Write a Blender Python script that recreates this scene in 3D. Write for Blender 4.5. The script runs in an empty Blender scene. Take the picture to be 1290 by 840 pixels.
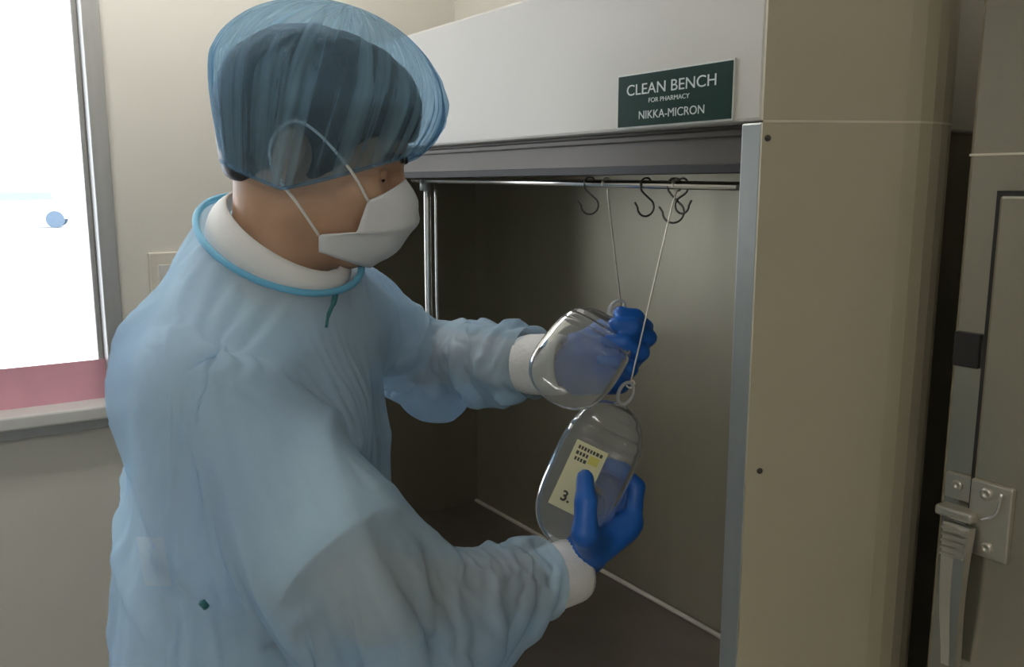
import bpy, bmesh, math, random
import numpy as np
from mathutils import Vector, Matrix

random.seed(4)
rng = np.random.default_rng(7)
scene = bpy.context.scene
COL = scene.collection

# ------------------------------------------------------------------ camera, world, light, exposure
FPX = 1100.0
YAW = math.radians(34.1)
PITCH = math.radians(9.6)
CAM = Vector((0.62, -0.70, 1.50))
_fh = Vector((-math.cos(YAW), math.sin(YAW), 0))
RIGHT = Vector((math.sin(YAW), math.cos(YAW), 0))
FWD = (_fh * math.cos(PITCH) + Vector((0, 0, -math.sin(PITCH)))).normalized()
UP = RIGHT.cross(FWD)
cam_data = bpy.data.cameras.new('camera')
cam_data.sensor_width = 36.0
cam_data.lens = FPX / 1290.0 * 36.0
cam_data.clip_start = 0.02
cam_data.clip_end = 300
cam = bpy.data.objects.new('camera', cam_data)
COL.objects.link(cam)
cam.matrix_world = Matrix(((RIGHT.x, UP.x, -FWD.x, CAM.x), (RIGHT.y, UP.y, -FWD.y, CAM.y),
                           (RIGHT.z, UP.z, -FWD.z, CAM.z), (0, 0, 0, 1)))
scene.camera = cam

world = bpy.data.worlds.new('sky')
scene.world = world
world.use_nodes = True
wb = world.node_tree.nodes['Background']
wb.inputs['Color'].default_value = (0.86, 0.93, 1.0, 1)
wb.inputs['Strength'].default_value = 4.6

vs = scene.view_settings
vs.view_transform = 'Standard'
vs.look = 'None'
vs.gamma = 1.0
vs.use_curve_mapping = False
vs.exposure = 0.0
CEIL_LAMP = 30.0


def P(x, y, z):
    """point seen at photograph position x, y, at distance z along the view axis"""
    return CAM + FWD * z + RIGHT * ((x - 645.0) / FPX * z) + UP * ((420.0 - y) / FPX * z)


def D(r, u, b):
    return (RIGHT * r + UP * u - FWD * b).normalized()


# ------------------------------------------------------------------ materials
MATS = {}


def new_mat(name):
    m = bpy.data.materials.new(name)
    m.use_nodes = True
    MATS[name] = m
    return m, m.node_tree, m.node_tree.nodes['Principled BSDF']


def mat(name, col, rough=0.5, metal=0.0, var=0.06, scale=8.0, bump=0.0, bscale=60.0, stretch=(1, 1, 1), spec=0.5):
    m, nt, b = new_mat(name)
    tc = nt.nodes.new('ShaderNodeTexCoord')
    mp = nt.nodes.new('ShaderNodeMapping')
    mp.inputs['Scale'].default_value = stretch
    nt.links.new(tc.outputs['Object'], mp.inputs['Vector'])
    n = nt.nodes.new('ShaderNodeTexNoise')
    n.inputs['Scale'].default_value = scale
    n.inputs['Detail'].default_value = 4
    nt.links.new(mp.outputs['Vector'], n.inputs['Vector'])
    r = nt.nodes.new('ShaderNodeValToRGB')
    r.color_ramp.elements[0].position = 0.3
    r.color_ramp.elements[1].position = 0.7
    r.color_ramp.elements[0].color = tuple(max(0, c * (1 - var)) for c in col) + (1,)
    r.color_ramp.elements[1].color = tuple(min(1, c * (1 + var)) for c in col) + (1,)
    nt.links.new(n.outputs['Fac'], r.inputs['Fac'])
    nt.links.new(r.outputs['Color'], b.inputs['Base Color'])
    b.inputs['Roughness'].default_value = rough
    b.inputs['Metallic'].default_value = metal
    b.inputs['Specular IOR Level'].default_value = spec
    if bump > 0:
        n2 = nt.nodes.new('ShaderNodeTexNoise')
        n2.inputs['Scale'].default_value = bscale
        n2.inputs['Detail'].default_value = 3
        nt.links.new(mp.outputs['Vector'], n2.inputs['Vector'])
        bp = nt.nodes.new('ShaderNodeBump')
        bp.inputs['Strength'].default_value = bump
        bp.inputs['Distance'].default_value = 0.002
        nt.links.new(n2.outputs['Fac'], bp.inputs['Height'])
        nt.links.new(bp.outputs['Normal'], b.inputs['Normal'])
    return m


def sheer(name, col, trans_col, opacity, transl=0.45, scale=14.0, var=0.12, bump=0.15, pleat=None):
    """thin nonwoven cloth: part of the light passes straight through, the rest is scattered"""
    m = bpy.data.materials.new(name)
    m.use_nodes = True
    MATS[name] = m
    nt = m.node_tree
    nt.nodes.clear()
    out = nt.nodes.new('ShaderNodeOutputMaterial')
    tc = nt.nodes.new('ShaderNodeTexCoord')
    n = nt.nodes.new('ShaderNodeTexNoise')
    n.inputs['Scale'].default_value = scale
    n.inputs['Detail'].default_value = 5
    nt.links.new(tc.outputs['Object'], n.inputs['Vector'])
    r = nt.nodes.new('ShaderNodeValToRGB')
    r.color_ramp.elements[0].position = 0.3
    r.color_ramp.elements[1].position = 0.7
    r.color_ramp.elements[0].color = tuple(c * (1 - var) for c in col) + (1,)
    r.color_ramp.elements[1].color = tuple(min(1, c * (1 + var)) for c in col) + (1,)
    nt.links.new(n.outputs['Fac'], r.inputs['Fac'])
    n2 = nt.nodes.new('ShaderNodeTexNoise')
    n2.inputs['Scale'].default_value = 420
    nt.links.new(tc.outputs['Object'], n2.inputs['Vector'])
    bp = nt.nodes.new('ShaderNodeBump')
    bp.inputs['Strength'].default_value = bump
    bp.inputs['Distance'].default_value = 0.001
    nt.links.new(n2.outputs['Fac'], bp.inputs['Height'])
    d = nt.nodes.new('ShaderNodeBsdfDiffuse')
    t = nt.nodes.new('ShaderNodeBsdfTranslucent')
    for s in (d, t):
        nt.links.new(r.outputs['Color'], s.inputs['Color'])
        nt.links.new(bp.outputs['Normal'], s.inputs['Normal'])
    mx = nt.nodes.new('ShaderNodeMixShader')
    mx.inputs['Fac'].default_value = transl
    nt.links.new(d.outputs[0], mx.inputs[1])
    nt.links.new(t.outputs[0], mx.inputs[2])
    tr = nt.nodes.new('ShaderNodeBsdfTransparent')
    tr.inputs['Color'].default_value = tuple(trans_col) + (1,)
    mx2 = nt.nodes.new('ShaderNodeMixShader')
    mx2.inputs['Fac'].default_value = opacity
    if pleat:            # gathered cloth: density follows the gathers, which run along v
        uv = nt.nodes.new('ShaderNodeUVMap')
        mp = nt.nodes.new('ShaderNodeMapping')
        mp.inputs['Scale'].default_value = (pleat, 1.1, 1)
        nt.links.new(uv.outputs[0], mp.inputs['Vector'])
        n3 = nt.nodes.new('ShaderNodeTexNoise')
        n3.inputs['Scale'].default_value = 1.0
        n3.inputs['Detail'].default_value = 3
        n3.inputs['Distortion'].default_value = 0.6
        nt.links.new(mp.outputs[0], n3.inputs['Vector'])
        mr = nt.nodes.new('ShaderNodeMapRange')
        mr.inputs['From Min'].default_value = 0.42
        mr.inputs['From Max'].default_value = 0.72
        mr.inputs['To Min'].default_value = opacity * 0.75
        mr.inputs['To Max'].default_value = opacity * 2.0
        nt.links.new(n3.outputs['Fac'], mr.inputs['Value'])
        nt.links.new(mr.outputs[0], mx2.inputs['Fac'])
    nt.links.new(tr.outputs[0], mx2.inputs[1])
    nt.links.new(mx.outputs[0], mx2.inputs[2])
    nt.links.new(mx2.outputs[0], out.inputs['Surface'])
    return m


def emit(name, col, strength):
    m, nt, b = new_mat(name)
    b.inputs['Base Color'].default_value = (0.8, 0.8, 0.8, 1)
    b.inputs['Emission Color'].default_value = tuple(col) + (1,)
    b.inputs['Emission Strength'].default_value = strength
    return m


def clear_plastic(name, tint, haze, rough=0.08):
    m = bpy.data.materials.new(name)
    m.use_nodes = True
    MATS[name] = m
    nt = m.node_tree
    nt.nodes.clear()
    out = nt.nodes.new('ShaderNodeOutputMaterial')
    tr = nt.nodes.new('ShaderNodeBsdfTransparent')
    tr.inputs['Color'].default_value = tuple(tint) + (1,)
    gl = nt.nodes.new('ShaderNodeBsdfGlossy')
    gl.inputs['Roughness'].default_value = rough
    gl.inputs['Color'].default_value = (0.9, 0.9, 0.9, 1)
    fr = nt.nodes.new('ShaderNodeFresnel')
    fr.inputs['IOR'].default_value = 1.5
    tc = nt.nodes.new('ShaderNodeTexCoord')
    n = nt.nodes.new('ShaderNodeTexNoise')
    n.inputs['Scale'].default_value = 30
    nt.links.new(tc.outputs['Object'], n.inputs['Vector'])
    bp = nt.nodes.new('ShaderNodeBump')
    bp.inputs['Strength'].default_value = 0.35
    bp.inputs['Distance'].default_value = 0.004
    nt.links.new(n.outputs['Fac'], bp.inputs['Height'])
    nt.links.new(bp.outputs['Normal'], gl.inputs['Normal'])
    nt.links.new(bp.outputs['Normal'], fr.inputs['Normal'])
    mx = nt.nodes.new('ShaderNodeMixShader')
    nt.links.new(fr.outputs[0], mx.inputs['Fac'])
    nt.links.new(tr.outputs[0], mx.inputs[1])
    nt.links.new(gl.outputs[0], mx.inputs[2])
    df = nt.nodes.new('ShaderNodeBsdfTranslucent')
    df.inputs['Color'].default_value = (0.75, 0.77, 0.75, 1)
    d2 = nt.nodes.new('ShaderNodeBsdfDiffuse')
    d2.inputs['Color'].default_value = (0.75, 0.77, 0.75, 1)
    m1 = nt.nodes.new('ShaderNodeMixShader')
    nt.links.new(df.outputs[0], m1.inputs[1])
    nt.links.new(d2.outputs[0], m1.inputs[2])
    m2 = nt.nodes.new('ShaderNodeMixShader')
    m2.inputs['Fac'].default_value = haze
    nt.links.new(mx.outputs[0], m2.inputs[1])
    nt.links.new(m1.outputs[0], m2.inputs[2])
    nt.links.new(m2.outputs[0], out.inputs['Surface'])
    return m


mat('wall_paint', (0.70, 0.68, 0.625), 0.7, var=0.03, scale=3, bump=0.05)
mat('floor_vinyl', (0.36, 0.35, 0.31), 0.4, var=0.1, scale=20)
mat('ceiling_board', (0.78, 0.76, 0.70), 0.9, var=0.03, scale=30, bump=0.2, bscale=90)
mat('window_aluminium', (0.47, 0.47, 0.46), 0.42, 0.55, var=0.05, scale=40, stretch=(1, 1, 0.05))
mat('sill_white', (0.68, 0.68, 0.66), 0.45, var=0.04)
mat('bench_white', (0.56, 0.535, 0.485), 0.42, var=0.02, scale=4)
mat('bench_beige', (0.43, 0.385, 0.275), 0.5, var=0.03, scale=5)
mat('seam_cream', (0.62, 0.57, 0.45), 0.5)
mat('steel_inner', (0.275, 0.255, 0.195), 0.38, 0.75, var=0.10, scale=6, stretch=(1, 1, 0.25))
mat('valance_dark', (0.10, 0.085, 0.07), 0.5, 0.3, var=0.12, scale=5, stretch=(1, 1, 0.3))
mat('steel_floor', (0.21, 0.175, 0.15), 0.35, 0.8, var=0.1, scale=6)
mat('steel_edge', (0.42, 0.44, 0.43), 0.40, 0.6, var=0.06, scale=30, stretch=(1, 1, 0.1))
mat('steel_fridge', (0.46, 0.43, 0.35), 0.22, 0.85, var=0.06, scale=12, stretch=(1, 1, 0.08))
mat('steel_latch', (0.55, 0.52, 0.45), 0.3, 0.85, var=0.06)
mat('chrome', (0.82, 0.81, 0.78), 0.24, 1.0, var=0.03)
mat('hook_wire', (0.10, 0.095, 0.085), 0.35, 0.8, var=0.1)
mat('bright_wire', (0.72, 0.68, 0.58), 0.35, 0.7, var=0.1)
mat('black_rubber', (0.015, 0.013, 0.012), 0.6)
mat('caulk', (0.50, 0.46, 0.40), 0.7)
mat('sign_green', (0.008, 0.034, 0.024), 0.5, var=0.1, spec=0.15)
mat('sign_letter', (0.62, 0.68, 0.66), 0.5)
mat('sign_rim', (0.62, 0.64, 0.60), 0.5)
mat('skin', (0.52, 0.315, 0.205), 0.5, var=0.08, scale=25, bump=0.05, bscale=300)
mat('lip', (0.42, 0.19, 0.15), 0.5)
mat('hair', (0.012, 0.011, 0.012), 0.5, var=0.4, scale=90, bump=0.8, bscale=160, stretch=(1, 1, 0.3))
mat('eye_white', (0.75, 0.72, 0.68), 0.2)
mat('iris', (0.03, 0.018, 0.012), 0.15)
mat('tunic_white', (0.80, 0.79, 0.77), 0.75, var=0.03, bump=0.15, bscale=300)
mat('mask_white', (0.80, 0.81, 0.82), 0.8, var=0.03, bump=0.1, bscale=300)
mat('loop_white', (0.82, 0.80, 0.76), 0.8)
mat('cuff_white', (0.80, 0.79, 0.77), 0.85, var=0.04, bump=0.4, bscale=250)
mat('glove_blue', (0.012, 0.115, 0.46), 0.42, var=0.10, scale=18, bump=0.3, bscale=50)
mat('binding_blue', (0.13, 0.42, 0.63), 0.6)
mat('clip_teal', (0.03, 0.16, 0.17), 0.5)
mat('trousers_navy', (0.03, 0.035, 0.05), 0.85, var=0.1)
mat('shoe_white', (0.7, 0.7, 0.7), 0.6)
sheer('gown_sheer', (0.60, 0.78, 0.99), (0.74, 0.87, 0.99), 0.54, 0.26, scale=5.0, var=0.12)
sheer('cap_sheer', (0.40, 0.60, 0.74), (0.66, 0.80, 0.92), 0.28, scale=20, bump=0.04, pleat=46.0)
sheer('pink_film', (0.80, 0.47, 0.54), (0.8, 0.5, 0.5), 0.99, 0.16, var=0.04, bump=0.0)
sheer('tab_pale', (0.78, 0.86, 0.95), (0.8, 0.9, 0.97), 0.5, 0.3)
clear_plastic('clear_bottle', (0.93, 0.94, 0.92), 0.18)
clear_plastic('milky_plastic', (0.9, 0.9, 0.88), 0.45, 0.25)
mat('label_paper', (0.66, 0.64, 0.40), 0.6, var=0.03)
mat('label_yellow', (0.62, 0.58, 0.13), 0.6)
mat('print_black', (0.05, 0.05, 0.04), 0.6)
mat('plate_cream', (0.66, 0.63, 0.55), 0.5)
mat('concrete_bright', (0.8, 0.8, 0.8), 0.9)
mat('car_white', (0.8, 0.82, 0.85), 0.3)
mat('car_glass', (0.22, 0.32, 0.34), 0.1)  # lightened glass: overexposure of the yard is put into the colour
mat('tyre', (0.10, 0.14, 0.19), 0.8)  # rubber painted paler and bluer to imitate bloom from outdoors
emit('lamp_glow', (1.0, 0.975, 0.92), CEIL_LAMP)
m, nt, b = new_mat('window_glass')
nt.nodes.remove(b)
_o = nt.nodes['Material Output']
_t = nt.nodes.new('ShaderNodeBsdfTransparent')
_g = nt.nodes.new('ShaderNodeBsdfGlossy')
_g.inputs['Roughness'].default_value = 0.02
_f = nt.nodes.new('ShaderNodeFresnel')
_f.inputs['IOR'].default_value = 1.3
_m = nt.nodes.new('ShaderNodeMixShader')
nt.links.new(_f.outputs[0], _m.inputs[0])
nt.links.new(_t.outputs[0], _m.inputs[1])
nt.links.new(_g.outputs[0], _m.inputs[2])
nt.links.new(_m.outputs[0], _o.inputs['Surface'])


# ------------------------------------------------------------------ object helpers
def link(name, me, material, parent=None, smooth=False):
    o = bpy.data.objects.new(name, me)
    COL.objects.link(o)
    if material:
        me.materials.append(MATS[material])
    if smooth:
        me.polygons.foreach_set('use_smooth', [True] * len(me.polygons))
    if parent is not None:
        o.parent = parent
        o.matrix_parent_inverse = Matrix.Translation(-world_loc(parent))
    return o


def world_loc(o):
    return o.location.copy() if o.parent is None else o.location + Vector((0, 0, 0))


def from_bm(name, bm, material, parent=None, smooth=False):
    bmesh.ops.recalc_face_normals(bm, faces=bm.faces)
    me = bpy.data.meshes.new(name)
    bm.to_mesh(me)
    bm.free()
    return link(name, me, material, parent, smooth)


def from_vf(name, v, f, material, parent=None, smooth=True):
    me = bpy.data.meshes.new(name)
    me.from_pydata([tuple(map(float, p)) for p in v], [], [tuple(map(int, q)) for q in f])
    me.update()
    return link(name, me, material, parent, smooth)


def tag(o, label=None, cat=None, group=None, kind=None):
    if label: o['label'] = label
    if cat: o['category'] = cat
    if group: o['group'] = group
    if kind: o['kind'] = kind
    return o


def empty(name, loc, label=None, cat=None, group=None, kind=None):
    o = bpy.data.objects.new(name, None)
    o.empty_display_size = 0.05
    o.location = loc
    COL.objects.link(o)
    return tag(o, label, cat, group, kind)


def add_box(bm, lo, hi, bevel=0.0, frame=None):
    lo, hi = Vector(lo), Vector(hi)
    c = (lo + hi) / 2
    s = hi - lo
    r = bmesh.ops.create_cube(bm, size=1.0)
    vsx = r['verts']
    for v in vsx:
        v.co = Vector((v.co.x * s.x, v.co.y * s.y, v.co.z * s.z)) + c
    if frame is not None:
        for v in vsx:
            v.co = frame @ v.co
    if bevel > 0:
        es = list({e for v in vsx for e in v.link_edges})
        bmesh.ops.bevel(bm, geom=es, offset=bevel, segments=2, affect='EDGES', profile=0.5)


def box(name, lo, hi, material, parent=None, bevel=0.002, frame=None):
    bm = bmesh.new()
    add_box(bm, lo, hi, bevel, frame)
    return from_bm(name, bm, material, parent)


def catmull(pts, n=8, closed=False):
    pts = [Vector(p) for p in pts]
    out = []
    m = len(pts)
    rngi = range(m if closed else m - 1)
    for i in rngi:
        if closed:
            p0, p1, p2, p3 = pts[(i - 1) % m], pts[i], pts[(i + 1) % m], pts[(i + 2) % m]
        else:
            p0, p1, p2, p3 = pts[max(i - 1, 0)], pts[i], pts[i + 1], pts[min(i + 2, m - 1)]
        for k in range(n):
            t = k / n
            out.append(0.5 * ((2 * p1) + (p2 - p0) * t + (2 * p0 - 5 * p1 + 4 * p2 - p3) * t * t + (3 * p1 - p0 - 3 * p2 + p3) * t ** 3))
    if not closed:
        out.append(pts[-1])
    return out


def tube_vf(pts, rad, seg=10, closed=False):
    pts = [Vector(p) for p in pts]
    m = len(pts)
    rads = rad if isinstance(rad, (list, tuple)) else [rad] * m
    v, f = [], []
    prev = None
    for i, p in enumerate(pts):
        a = pts[(i - 1) % m] if closed or i > 0 else pts[i]
        c = pts[(i + 1) % m] if closed or i < m - 1 else pts[i]
        t = (c - a).normalized()
        if prev is None:
            ref = Vector((0, 0, 1)) if abs(t.z) < 0.9 else Vector((1, 0, 0))
            nrm = t.cross(ref).normalized()
        else:
            nrm = (prev - t * prev.dot(t)).normalized()
        prev = nrm
        bi = t.cross(nrm)
        for k in range(seg):
            an = 2 * math.pi * k / seg
            v.append(p + (nrm * math.cos(an) + bi * math.sin(an)) * rads[i])
    for i in range(m if closed else m - 1):
        j = (i + 1) % m
        for k in range(seg):
            l = (k + 1) % seg
            f.append((i * seg + k, i * seg + l, j * seg + l, j * seg + k))
    if not closed:
        f.append(tuple(range(seg - 1, -1, -1)))
        f.append(tuple((m - 1) * seg + k for k in range(seg)))
    return v, f


def tube(name, pts, rad, material, parent=None, seg=10, closed=False):
    v, f = tube_vf(pts, rad, seg, closed)
    return from_vf(name, v, f, material, parent)


def text_mesh(name, body, size, material, parent, frame, extrude=0.0004, sx=1.0, bold=0.0):
    cu = bpy.data.curves.new(name, 'FONT')
    cu.body = body
    cu.size = size
    cu.extrude = extrude
    cu.offset = bold
    cu.align_x = 'CENTER'
    cu.align_y = 'CENTER'
    o = bpy.data.objects.new(name, cu)
    COL.objects.link(o)
    dg = bpy.context.evaluated_depsgraph_get()
    me = bpy.data.meshes.new_from_object(o.evaluated_get(dg))
    bpy.data.objects.remove(o)
    me.transform(frame @ Matrix.Diagonal((sx, 1, 1, 1)))
    me.materials.clear()
    return link(name, me, material, parent)


def frame_of(o, x, y):
    x = Vector(x).normalized()
    y = Vector(y)
    y = (y - x * x.dot(y)).normalized()
    z = x.cross(y)
    o = Vector(o)
    return Matrix(((x.x, y.x, z.x, o.x), (x.y, y.y, z.y, o.y), (x.z, y.z, z.z, o.z), (0, 0, 0, 1)))


# ------------------------------------------------------------------ distance fields -> surfaces
def A(v):
    return np.array(tuple(v), dtype=np.float32)


def sd_cap(p, a, b, ra, rb):
    a, b = A(a), A(b)
    ba = b - a
    pa = p - a
    h = np.clip((pa @ ba) / float(ba @ ba + 1e-12), 0, 1)
    return np.linalg.norm(pa - h[..., None] * ba, axis=-1) - (ra + (rb - ra) * h)


def sd_ell(p, c, r, R=None):
    q = p - A(c)
    if R is not None:
        q = q @ R           # columns of R are the local axes
    r = np.array(r, dtype=np.float32)
    k0 = np.linalg.norm(q / r, axis=-1)
    k1 = np.linalg.norm(q / (r * r), axis=-1) + 1e-9
    return k0 * (k0 - 1) / k1


def sd_rbox(p, c, hsz, rad, R):
    q = np.abs((p - A(c)) @ R) - np.array(hsz, dtype=np.float32) + rad
    return np.linalg.norm(np.maximum(q, 0), axis=-1) + np.minimum(q.max(axis=-1), 0) - rad


def smin(a, b, k):
    h = np.clip(0.5 + 0.5 * (b - a) / k, 0, 1)
    return b + (a - b) * h - k * h * (1 - h)


def smax(a, b, k):
    return -smin(-a, -b, k)


def surface(sdf, lo, hi, h):
    lo = np.array(lo, dtype=np.float32)
    n = np.ceil((np.array(hi) - lo) / h).astype(int) + 1
    xs = [lo[i] + h * np.arange(n[i], dtype=np.float32) for i in range(3)]
    F = np.empty(tuple(n), dtype=np.float32)
    for i in range(n[0]):
        g = np.empty((n[1], n[2], 3), dtype=np.float32)
        g[..., 0] = xs[0][i]
        g[..., 1] = xs[1][:, None]
        g[..., 2] = xs[2][None, :]
        F[i] = sdf(g)
    S = F < 0
    cnt = np.zeros(tuple(n - 1), dtype=np.int8)
    for dx in (0, 1):
        for dy in (0, 1):
            for dz in (0, 1):
                cnt += S[dx:n[0] - 1 + dx, dy:n[1] - 1 + dy, dz:n[2] - 1 + dz]
    act = (cnt > 0) & (cnt < 8)
    I = np.argwhere(act)
    idx = -np.ones(tuple(n - 1), dtype=np.int64)
    idx[act] = np.arange(len(I))
    acc = np.zeros((len(I), 3), dtype=np.float64)
    num = np.zeros(len(I))
    cs = [(a, b, c) for a in (0, 1) for b in (0, 1) for c in (0, 1)]
    for i, a in enumerate(cs):
        for b in cs[i + 1:]:
            if sum(abs(a[k] - b[k]) for k in range(3)) != 1: continue
            fa = F[I[:, 0] + a[0], I[:, 1] + a[1], I[:, 2] + a[2]]
            fb = F[I[:, 0] + b[0], I[:, 1] + b[1], I[:, 2] + b[2]]
            m = (fa < 0) != (fb < 0)
            t = np.where(m, fa / np.where(m, fa - fb, 1), 0)
            pos = np.array(a) + t[:, None] * (np.array(b) - np.array(a))
            acc[m] += pos[m]
            num[m] += 1
    V = lo + h * (I + acc / num[:, None])
    Q = []
    for ax in range(3):
        sl0 = [slice(None)] * 3
        sl1 = [slice(None)] * 3
        sl0[ax] = slice(0, n[ax] - 1)
        sl1[ax] = slice(1, n[ax])
        a, b = S[tuple(sl0)], S[tuple(sl1)]
        E = np.argwhere(a != b)
        u, w = (ax + 1) % 3, (ax + 2) % 3
        ok = (E[:, u] > 0) & (E[:, w] > 0) & (E[:, u] < n[u] - 1) & (E[:, w] < n[w] - 1)
        E = E[ok]
        flip = a[E[:, 0], E[:, 1], E[:, 2]]
        def cell(du, dw):
            e = E.copy()
            e[:, u] -= du
            e[:, w] -= dw
            return idx[e[:, 0], e[:, 1], e[:, 2]]
        q = np.stack([cell(1, 1), cell(0, 1), cell(0, 0), cell(1, 0)], axis=1)
        q[~flip] = q[~flip][:, ::-1]
        Q.append(q)
    return V, np.concatenate(Q)


def relax(V, Q, it, lam=0.5):
    e = np.concatenate([Q[:, [0, 1]], Q[:, [1, 2]], Q[:, [2, 3]], Q[:, [3, 0]]])
    for _ in range(it):
        s = np.zeros_like(V)
        c = np.zeros(len(V))
        np.add.at(s, e[:, 0], V[e[:, 1]])
        np.add.at(s, e[:, 1], V[e[:, 0]])
        np.add.at(c, e[:, 0], 1)
        np.add.at(c, e[:, 1], 1)
        V = V * (1 - lam) + lam * s / c[:, None]
    return V


def vnormals(V, Q):
    n = np.cross(V[Q[:, 2]] - V[Q[:, 0]], V[Q[:, 3]] - V[Q[:, 1]])
    N = np.zeros_like(V)
    for k in range(4):
        np.add.at(N, Q[:, k], n)
    return N / (np.linalg.norm(N, axis=1)[:, None] + 1e-12)


def rot_cols(x, y, z):
    return np.array([tuple(x), tuple(y), tuple(z)], dtype=np.float32).T


def structure(name, lo, hi, material):
    return tag(box(name, lo, hi, material, None, 0), kind='structure')


# ------------------------------------------------------------------ room
XL, XR, YB, YF, ZC = -1.62, 2.6, 0.62, -3.2, 2.55
EYE = 1.50
structure('floor', (XL, YF, -0.10), (XR, YB, 0.0), 'floor_vinyl')
structure('ceiling', (XL - 0.15, YF - 0.15, ZC), (XR + 0.15, YB + 0.15, ZC + 0.1), 'ceiling_board')
structure('wall_back', (XL - 0.15, YB, -0.1), (XR + 0.15, YB + 0.15, ZC), 'wall_paint')
structure('wall_front', (XL - 0.15, YF - 0.15, -0.1), (XR + 0.15, YF, ZC), 'wall_paint')
structure('wall_right', (XR, YF, -0.1), (XR + 0.15, YB, ZC), 'wall_paint')
# wall with the window opening
WY0, WY1, WZ0, WZ1 = -2.10, -0.318, 0.985, 2.25
bm = bmesh.new()
add_box(bm, (XL - 0.15, YF, -0.1), (XL, WY0, ZC))
add_box(bm, (XL - 0.15, WY1, -0.1), (XL, YB, ZC))
add_box(bm, (XL - 0.15, WY0, -0.1), (XL, WY1, WZ0))
add_box(bm, (XL - 0.15, WY0, WZ1), (XL, WY1, ZC))
tag(from_bm('wall_left', bm, 'wall_paint'), kind='structure')

win = empty('window_1', (XL, (WY0 + WY1) / 2, WZ0), kind='structure')
FW = 0.034
box('window_jamb', (XL - 0.11, WY1 - FW, WZ0), (XL + 0.012, WY1 + 0.004, WZ1), 'window_aluminium', win)
box('window_jamb', (XL - 0.11, WY0 - 0.004, WZ0), (XL + 0.012, WY0 + FW, WZ1), 'window_aluminium', win)
box('window_head', (XL - 0.11, WY0, WZ1 - FW), (XL + 0.012, WY1, WZ1 + 0.004), 'window_aluminium', win)
box('sash_stile', (XL - 0.085, WY1 - FW - 0.012, WZ0 + 0.02), (XL - 0.050, WY1 - FW, WZ1 - FW), 'window_aluminium', win)
box('sash_stile', (XL - 0.085, WY0 + 0.79, WZ0 + 0.02), (XL - 0.045, WY0 + 0.83, WZ1 - FW), 'window_aluminium', win)
box('window_sill', (XL - 0.11, WY0 - 0.02, WZ0 - 0.028), (XL + 0.045, WY1 + 0.02, WZ0 + 0.004), 'sill_white', win, 0.005)
box('sill_apron', (XL - 0.02, WY0 - 0.01, WZ0 - 0.055), (XL + 0.022, WY1 + 0.01, WZ0 - 0.028), 'window_aluminium', win)
box('window_pane', (XL - 0.070, WY0 + FW, WZ0 + 0.02), (XL - 0.066, WY1 - FW - 0.012, WZ1 - FW), 'window_glass', win, 0)
box('film_strip', (XL - 0.045, WY0 + FW, WZ0 - 0.002), (XL - 0.041, WY1 - FW, WZ0 + 0.10), 'pink_film', win, 0)

# outside: bright yard and a parked car far away
tag(box('yard_ground', (-70, -45, -0.25), (XL - 0.4, 45, -0.12), 'concrete_bright', None, 0), kind='structure')


def make_car(c, heading):
    root = empty('car', c, 'pale parked car far out in the bright yard, seen through the window', 'car')
    fr = Matrix.Translation(c) @ Matrix.Rotation(heading, 4, 'Z')
    prof = [(-2.1, .35), (-2.15, .75), (-1.95, .95), (-1.2, 1.0), (-.6, 1.45), (.9, 1.5), (1.75, 1.05), (2.1, .95), (2.15, .35)]
    bm = bmesh.new()
    for s in (-.82, .82):
        vs_ = [bm.verts.new(fr @ Vector((x, s * (1 if z < 1.1 else .86), z))) for x, z in prof]
        bm.faces.new(vs_ if s < 0 else vs_[::-1])
    bm.verts.ensure_lookup_table()
    n = len(prof)
    for i in range(n):
        bm.faces.new([bm.verts[i], bm.verts[(i + 1) % n], bm.verts[n + (i + 1) % n], bm.verts[n + i]])
    from_bm('car_body', bm, 'car_white', root)
    for s in (-1, 1):
        bm = bmesh.new()
        add_box(bm, (-.85, s * .79 - .02, 1.05), (1.3, s * .79 + .02, 1.36), 0, fr)
        from_bm('side_window', bm, 'car_glass', root)
        for x in (-1.3, 1.35):
            v, f = [], []
            for k in range(20):
                a = 2 * math.pi * k / 20
                for y in (s * .86, s * .62):
                    v.append(fr @ Vector((x + .33 * math.cos(a), y, .33 + .33 * math.sin(a))))
            for k in range(20):
                l = (k + 1) % 20
                f.append((2 * k, 2 * l, 2 * l + 1, 2 * k + 1))
            f.append(tuple(2 * k for k in range(20)))
            f.append(tuple(2 * k + 1 for k in range(19, -1, -1)))
            from_vf('wheel', v, f, 'tyre', root, False)
    return root


pc = P(22, 262, 34.0)
make_car(Vector((pc.x, pc.y, -0.12)), math.radians(78))

# ceiling lamps
def ceiling_lamp(x, y, ax, lab):
    r = empty('ceiling_light', (x, y, ZC), lab, 'ceiling light', 'fluorescent ceiling lights')
    fx, fy = (0.62, 0.11) if ax == 'x' else (0.11, 0.62)
    box('housing', (x - fx, y - fy, ZC - 0.05), (x + fx, y + fy, ZC), 'sill_white', r)
    for s in (-0.05, 0.05):
        e = [(x - 0.58, y + s, ZC - 0.066), (x + 0.58, y + s, ZC - 0.066)] if ax == 'x' else [(x + s, y - 0.58, ZC - 0.066), (x + s, y + 0.58, ZC - 0.066)]
        tube('lamp_tube', e, 0.016, 'lamp_glow', r)


ceiling_lamp(-1.10, -0.42, 'y', 'twin tube fluorescent ceiling light nearest the window')
ceiling_lamp(1.25, -1.75, 'x', 'twin tube fluorescent ceiling light farther from the window')

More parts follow.
